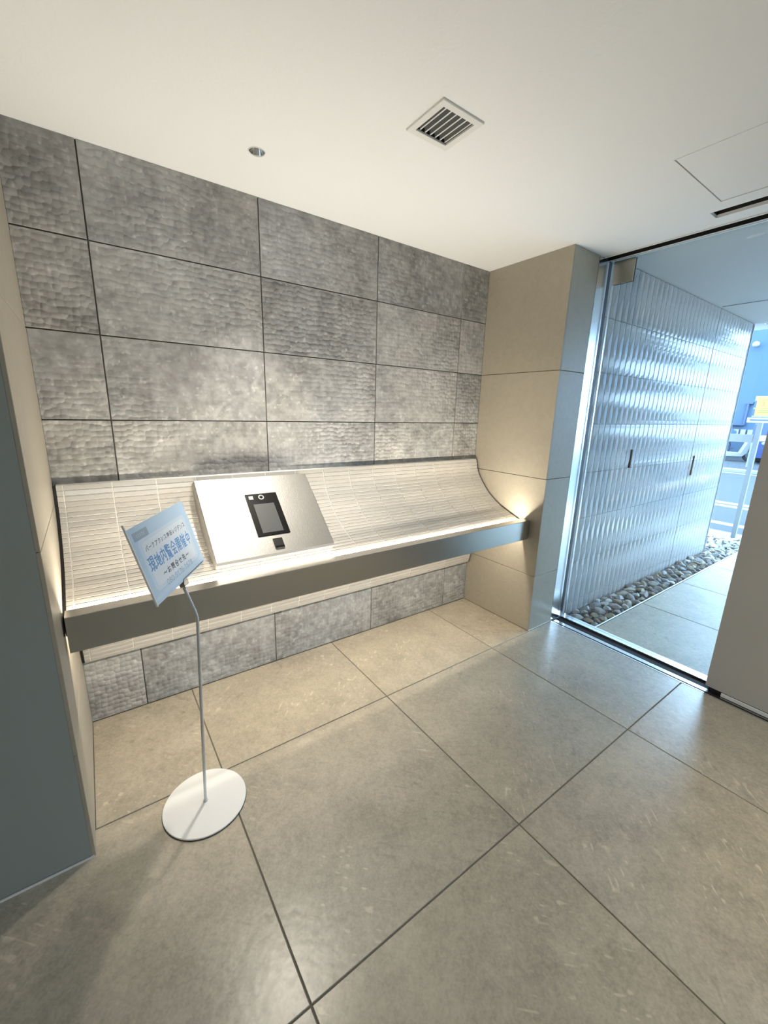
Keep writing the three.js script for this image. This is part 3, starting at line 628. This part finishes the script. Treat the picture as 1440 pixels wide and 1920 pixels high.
// gravel bed and stones
solo('gravel_bed', mergeGeometries([box(3.30, -0.15, EW - 0.01, EX1 + 0.02, -0.035, 0.752), box(EX1 + 0.02, -0.15, -0.6, 6.75, -0.035, 0.752)]), M.soil, 'dark earth bed under the loose stones', 'ground', null, 'structure');
{
  const shapes = [];
  for (let v = 0; v < 14; v++) {
    const g = new THREE.IcosahedronGeometry(1, 3), p = g.attributes.position, planes = [];
    for (let k = 0; k < 9; k++) { const a = new THREE.Vector3(rr(-1, 1), rr(-1, 1), rr(-1, 1)).normalize(); planes.push([a, rr(0.55, 0.85)]); }
    const sx = 1, sy = rr(0.42, 0.62), sz = rr(0.6, 0.85), q = new THREE.Vector3();
    for (let i = 0; i < p.count; i++) {
      q.fromBufferAttribute(p, i);
      for (const [a, d] of planes) { const e = q.dot(a) - d; if (e > 0) q.addScaledVector(a, -e * 0.92); }
      p.setXYZ(i, q.x * sx, q.y * sy, q.z * sz);
    }
    g.computeVertexNormals();
    shapes.push(metreUV(g));
  }
  const tones = [['pale grey', 0.44, 0.44, 0.43], ['cream', 0.52, 0.47, 0.38], ['warm beige', 0.44, 0.38, 0.29], ['mid grey', 0.30, 0.30, 0.30], ['pinkish grey', 0.40, 0.355, 0.34], ['off white', 0.60, 0.59, 0.56]]
    .map(([n, r, g, b]) => [n, std({ color: lin(r, g, b), roughness: 0.8, bumpMap: stoneRelief, bumpScale: 0.002 })]);
  const spots = [];
  // stones thrown one by one, kept where they find room
  const strew = (x0, x1, z0, z1, tries, y) => {
    for (let t = 0; t < tries; t++) {
      const s = rr(0.030, 0.050) * (t > tries * 0.5 ? 0.8 : 1), x = rr(x0, x1), z = rr(z0 + 0.6 * s, z1 - 0.6 * s);
      if (spots.some((q) => Math.hypot(q[0] - x, (q[2] - z) * 1.15) < 0.885 * (q[3] + s))) continue;
      spots.push([x, y + rr(-0.004, 0.008), z, s]);
    }
  };
  strew(3.335, 6.02, EW + 0.012, 0.745, 9000, -0.020);
  const near = spots.length;
  strew(6.05, 6.70, 0.05, 0.745, 2500, -0.020);
  const far = [];
  let count = 0;
  spots.forEach(([x, y, z, s], i) => {
    const k = Math.floor(rnd() * 14), t = tones[Math.floor(rnd() * tones.length)];
    const m = new THREE.Mesh(shapes[k], t[1]);
    m.position.set(x, y, z); m.scale.setScalar(s); m.rotation.set(rr(-0.4, 0.4), rr(0, 6.28), rr(-0.4, 0.4));
    if (count < 290) {
      m.name = numbered('gravel_stone'); scene.add(m); count++;
      tag(m, i < near ? t[0] + ' angular stone in the gravel strip below the ribbed white wall' : t[0] + ' angular stone in the gravel past the end of the ribbed wall', 'stone', i < near ? t[0] + ' stones along the ribbed wall' : t[0] + ' stones past the ribbed wall');
    } else { m.updateMatrix(); far.push(shapes[k].clone().applyMatrix4(m.matrix)); }
  });
  // small chips filling the gaps between the stones
  const chips = new THREE.InstancedMesh(shapes[2], tones[3][1], 900), mt = new THREE.Matrix4(), qt = new THREE.Quaternion(), eu = new THREE.Euler();
  for (let k = 0; k < 900; k++) {
    const past = k > 640, s = rr(0.014, 0.022);
    eu.set(rr(-1, 1), rr(0, 6.28), rr(-1, 1));
    mt.compose(new THREE.Vector3(past ? rr(6.0, 6.72) : rr(3.325, 6.0), -0.032, past ? rr(0.0, 0.735) : rr(EW + 0.022, 0.735)), qt.setFromEuler(eu), new THREE.Vector3(s, s, s));
    chips.setMatrixAt(k, mt);
  }
  chips.name = 'stone_chips'; scene.add(chips);
  tag(chips, 'small grey stone chips filling the gaps in the gravel strip', 'gravel', null, 'stuff');
  if (far.length) solo('gravel', mergeGeometries(far), tones[0][1], 'loose grey gravel beyond the corner of the ribbed wall', 'gravel', null, 'stuff');
}

// ------------------------------------------------------------------ street
{
  const s = thing('street', 'asphalt road and parking lot across from the entrance', 'street', null, 'structure');
  part('roadway', box(7.25, -0.4, -30, 15.6, -0.1, 25), M.asphalt, s);
  part('forecourt', box(3.31, -0.4, 3.35, 6.75, -0.1, 25), M.asphalt, s);
  part('lot', box(15.95, -0.4, -30, 26, -0.09, 25), M.asphalt, s);
  part('kerb', box(6.75, -0.4, -30, 7.25, -0.06, 25), M.concrete, s, 'pale kerb stone');
  part('kerb', box(15.6, -0.4, -30, 15.95, -0.03, 25), M.concrete, s, 'pale kerb stone');
  for (const [a, b] of [[7.85, 8.03], [9.40, 9.58], [9.72, 9.92], [15.2, 15.34]]) part('road_line', box(a, -0.1, -30, b, -0.0965, 25), M.roadWhite, s);
  for (const z of [-6.2, -3.7, -1.2]) { const g = new THREE.BoxGeometry(4.5, 0.0035, 0.15); g.rotateY(0.16); g.translate(19.2, -0.088, z); part('road_line', g, M.roadWhite, s); }
}
{
  const b = thing('building', 'plain pale blue building wall across the street', 'building');
  part('wall', box(24.0, -0.2, -22, 25, 5.2, 12), M.facade, b);
  part('string_course', box(23.95, 0.5, -22, 24.0, 0.62, 12), M.concrete, b);
  const rail = part('drainpipe', new THREE.CylinderGeometry(0.05, 0.05, 0.95, 12).translate(23.9, 1.62, -3.87), M.navy, b, 'dark drainpipe');
  part('pipe_bracket', box(23.84, 2.02, -3.95, 24.0, 2.10, -3.70), M.navy, rail);
  part('pipe_foot', box(23.84, 1.12, -4.35, 24.0, 1.16, -3.87), M.navy, rail);
  const lamp = part('wall_lamp', new THREE.SphereGeometry(0.12, 18, 12).translate(23.74, 4.40, -4.03), M.roadWhite, b, 'small white globe lamp');
  part('lamp_arm', new THREE.CylinderGeometry(0.03, 0.03, 0.2, 10).rotateZ(Math.PI / 2).translate(23.91, 4.36, -4.03), M.navy, lamp);
  for (let k = 0; k < 3; k++) part('notice_plate', box(23.90, 0.74, -4.17 + k * 0.24, 23.95, 0.95, -4.0 + k * 0.24), M.roadWhite, b);
}
{
  const s = thing('parking_sign', 'yellow parking price board on a post across the street', 'sign');
  const x = 17.5;
  const cv = document.createElement('canvas'); cv.width = 512; cv.height = 384; const g = cv.getContext('2d');
  g.fillStyle = '#f4e05a'; g.fillRect(0, 0, 512, 384);
  g.fillStyle = '#d88a2a'; g.font = 'bold 120px sans-serif'; g.fillText('3,800', 60, 185);
  g.fillStyle = '#b09a3a'; g.fillRect(60, 62, 300, 12); g.fillRect(60, 225, 380, 8); g.fillRect(45, 268, 210, 16); g.fillRect(45, 308, 170, 16); g.fillRect(330, 262, 150, 60);
  g.fillStyle = '#c06a20'; g.fillRect(240, 20, 90, 14);
  const t = new THREE.CanvasTexture(cv); t.colorSpace = THREE.SRGBColorSpace;
  const print = std({ map: t, color: lin(0.3, 0.3, 0.3), roughness: 0.5 });
  const gb = box(x, 1.44, -2.13, x + 0.05, 2.06, -1.23);
  const face = new THREE.BoxGeometry(0.01, 0.56, 0.84); face.translate(x - 0.006, 1.755, -1.66);
  part('board', gb, M.roadWhite, s);
  part('price_face', face, [M.roadWhite, print, M.roadWhite, M.roadWhite, M.roadWhite, M.roadWhite], s, 'yellow printed price panel');
  part('side_plate', box(x - 0.012, 1.72, -2.125, x, 1.92, -2.085), M.navy, s);
  part('side_plate', box(x - 0.012, 1.48, -2.125, x, 1.68, -2.085), M.navy, s);
  part('lower_board', box(x - 0.01, 1.27, -2.22, x + 0.05, 1.42, -1.35), M.roadWhite, s);
  part('stripe', box(x - 0.016, 1.33, -2.15, x - 0.010, 1.37, -1.45), M.navy, s);
  part('post', box(x + 0.02, -0.1, -2.0, x + 0.10, 1.44, -1.9), M.concrete, s);
  part('machine', box(x + 0.0, 0.9, -2.02, x + 0.3, 1.22, -1.55), M.navy, s);
}
{
  const b = thing('barrier_post', 'slim white post with a broad crossbar at the roadside', 'barrier');
  part('post', box(6.94, -0.06, 0.478, 6.98, 1.30, 0.522), M.roadWhite, b);
  part('crossbar', box(6.935, 1.075, -0.9, 6.96, 1.165, 0.470), M.roadWhite, b);
  part('plate', box(6.93, 0.82, 0.500, 6.939, 1.08, 0.522), M.roadWhite, b);
}
function car(name, label, paint, x, z, turn) {
  const c = thing(name, label, 'car'); c.position.set(x, -0.09, z); c.rotation.y = turn;
  const s = new THREE.Shape([[-2.1, 0.28], [-2.12, 0.72], [-1.75, 0.92], [-1.15, 0.98], [-0.55, 1.42], [0.9, 1.46], [1.55, 1.02], [2.05, 0.95], [2.1, 0.3]].map(([a, b]) => new THREE.Vector2(a, b)));
  part('body', new THREE.ExtrudeGeometry(s, { depth: 1.5, bevelEnabled: true, bevelSize: 0.07, bevelThickness: 0.07, bevelSegments: 2 }).translate(0, 0, -0.75), paint, c);
  const w = new THREE.Shape([[-0.98, 1.0], [-0.5, 1.36], [0.85, 1.39], [1.28, 1.02]].map(([a, b]) => new THREE.Vector2(a, b)));
  for (const z1 of [-0.835, 0.825]) part('side_window', new THREE.ExtrudeGeometry(w, { depth: 0.01, bevelEnabled: false }).translate(0, 0, z1), M.darkGlass, c);
  const ws = new THREE.BoxGeometry(0.02, 0.62, 1.3); ws.rotateZ(-0.94); ws.translate(-0.92, 1.24, 0); part('windscreen', ws, M.darkGlass, c);
  for (const [wx, wz] of [[-1.3, -0.74], [-1.3, 0.74], [1.3, -0.74], [1.3, 0.74]]) {
    const t = part('wheel', new THREE.CylinderGeometry(0.31, 0.31, 0.2, 28).rotateX(Math.PI / 2).translate(wx, 0.31, wz), M.rubber, c);
    part('hub', new THREE.CylinderGeometry(0.19, 0.19, 0.215, 20).rotateX(Math.PI / 2).translate(wx, 0.31, wz), M.steelBright, t);
  }
  for (const z1 of [-0.55, 0.55]) part('headlamp', new THREE.SphereGeometry(0.12, 14, 10).scale(0.5, 0.7, 1.2).translate(-2.14, 0.70, z1), M.roadWhite, c);
}
car('car', 'dark blue car parked beside the price board post', M.carDark, 21.2, -1.45, 0);
car('car', 'blue grey car parked beyond the end of the ribbed wall', M.carPaint, 20.6, -4.55, 0.0);
{
  const s = thing('motor_scooter', 'small white scooter parked across the street', 'scooter');
  s.position.set(19.6, -0.09, -2.98); s.rotation.y = -1.0;
  for (const x of [-0.55, 0.55]) part('wheel', new THREE.TorusGeometry(0.17, 0.05, 10, 24).translate(x, 0.22, 0), M.rubber, s);
  const f = new THREE.Shape([[-0.7, 0.45], [-0.2, 0.30], [0.25, 0.28], [0.42, 0.75], [0.50, 0.75], [0.42, 0.30], [0.3, 0.18], [-0.25, 0.18], [-0.45, 0.35], [-0.75, 0.55]].map(([a, b]) => new THREE.Vector2(a, b)));
  part('frame_cover', new THREE.ExtrudeGeometry(f, { depth: 0.2, bevelEnabled: true, bevelSize: 0.02, bevelThickness: 0.02, bevelSegments: 2 }).translate(0, 0, -0.1), M.roadWhite, s);
  part('seat', new RoundedBoxGeometry(0.6, 0.1, 0.24, 3, 0.04).translate(-0.42, 0.66, 0), M.navy, s);
  part('tail_cover', new RoundedBoxGeometry(0.5, 0.22, 0.22, 3, 0.06).translate(-0.42, 0.52, 0), M.roadWhite, s);
  part('fork', new THREE.CylinderGeometry(0.03, 0.03, 0.75, 10).rotateZ(0.2).translate(0.5, 0.55, 0), M.steelBright, s);
  part('handlebar', new THREE.CylinderGeometry(0.02, 0.02, 0.6, 10).rotateX(Math.PI / 2).translate(0.42, 0.92, 0), M.navy, s);
  part('headlamp', new THREE.SphereGeometry(0.09, 14, 10).translate(0.52, 0.84, 0), M.whiteMetal, s);
}

scene.traverse((o) => { if (o.isMesh) { o.castShadow = true; o.receiveShadow = true; } });
renderer.render(scene, camera);
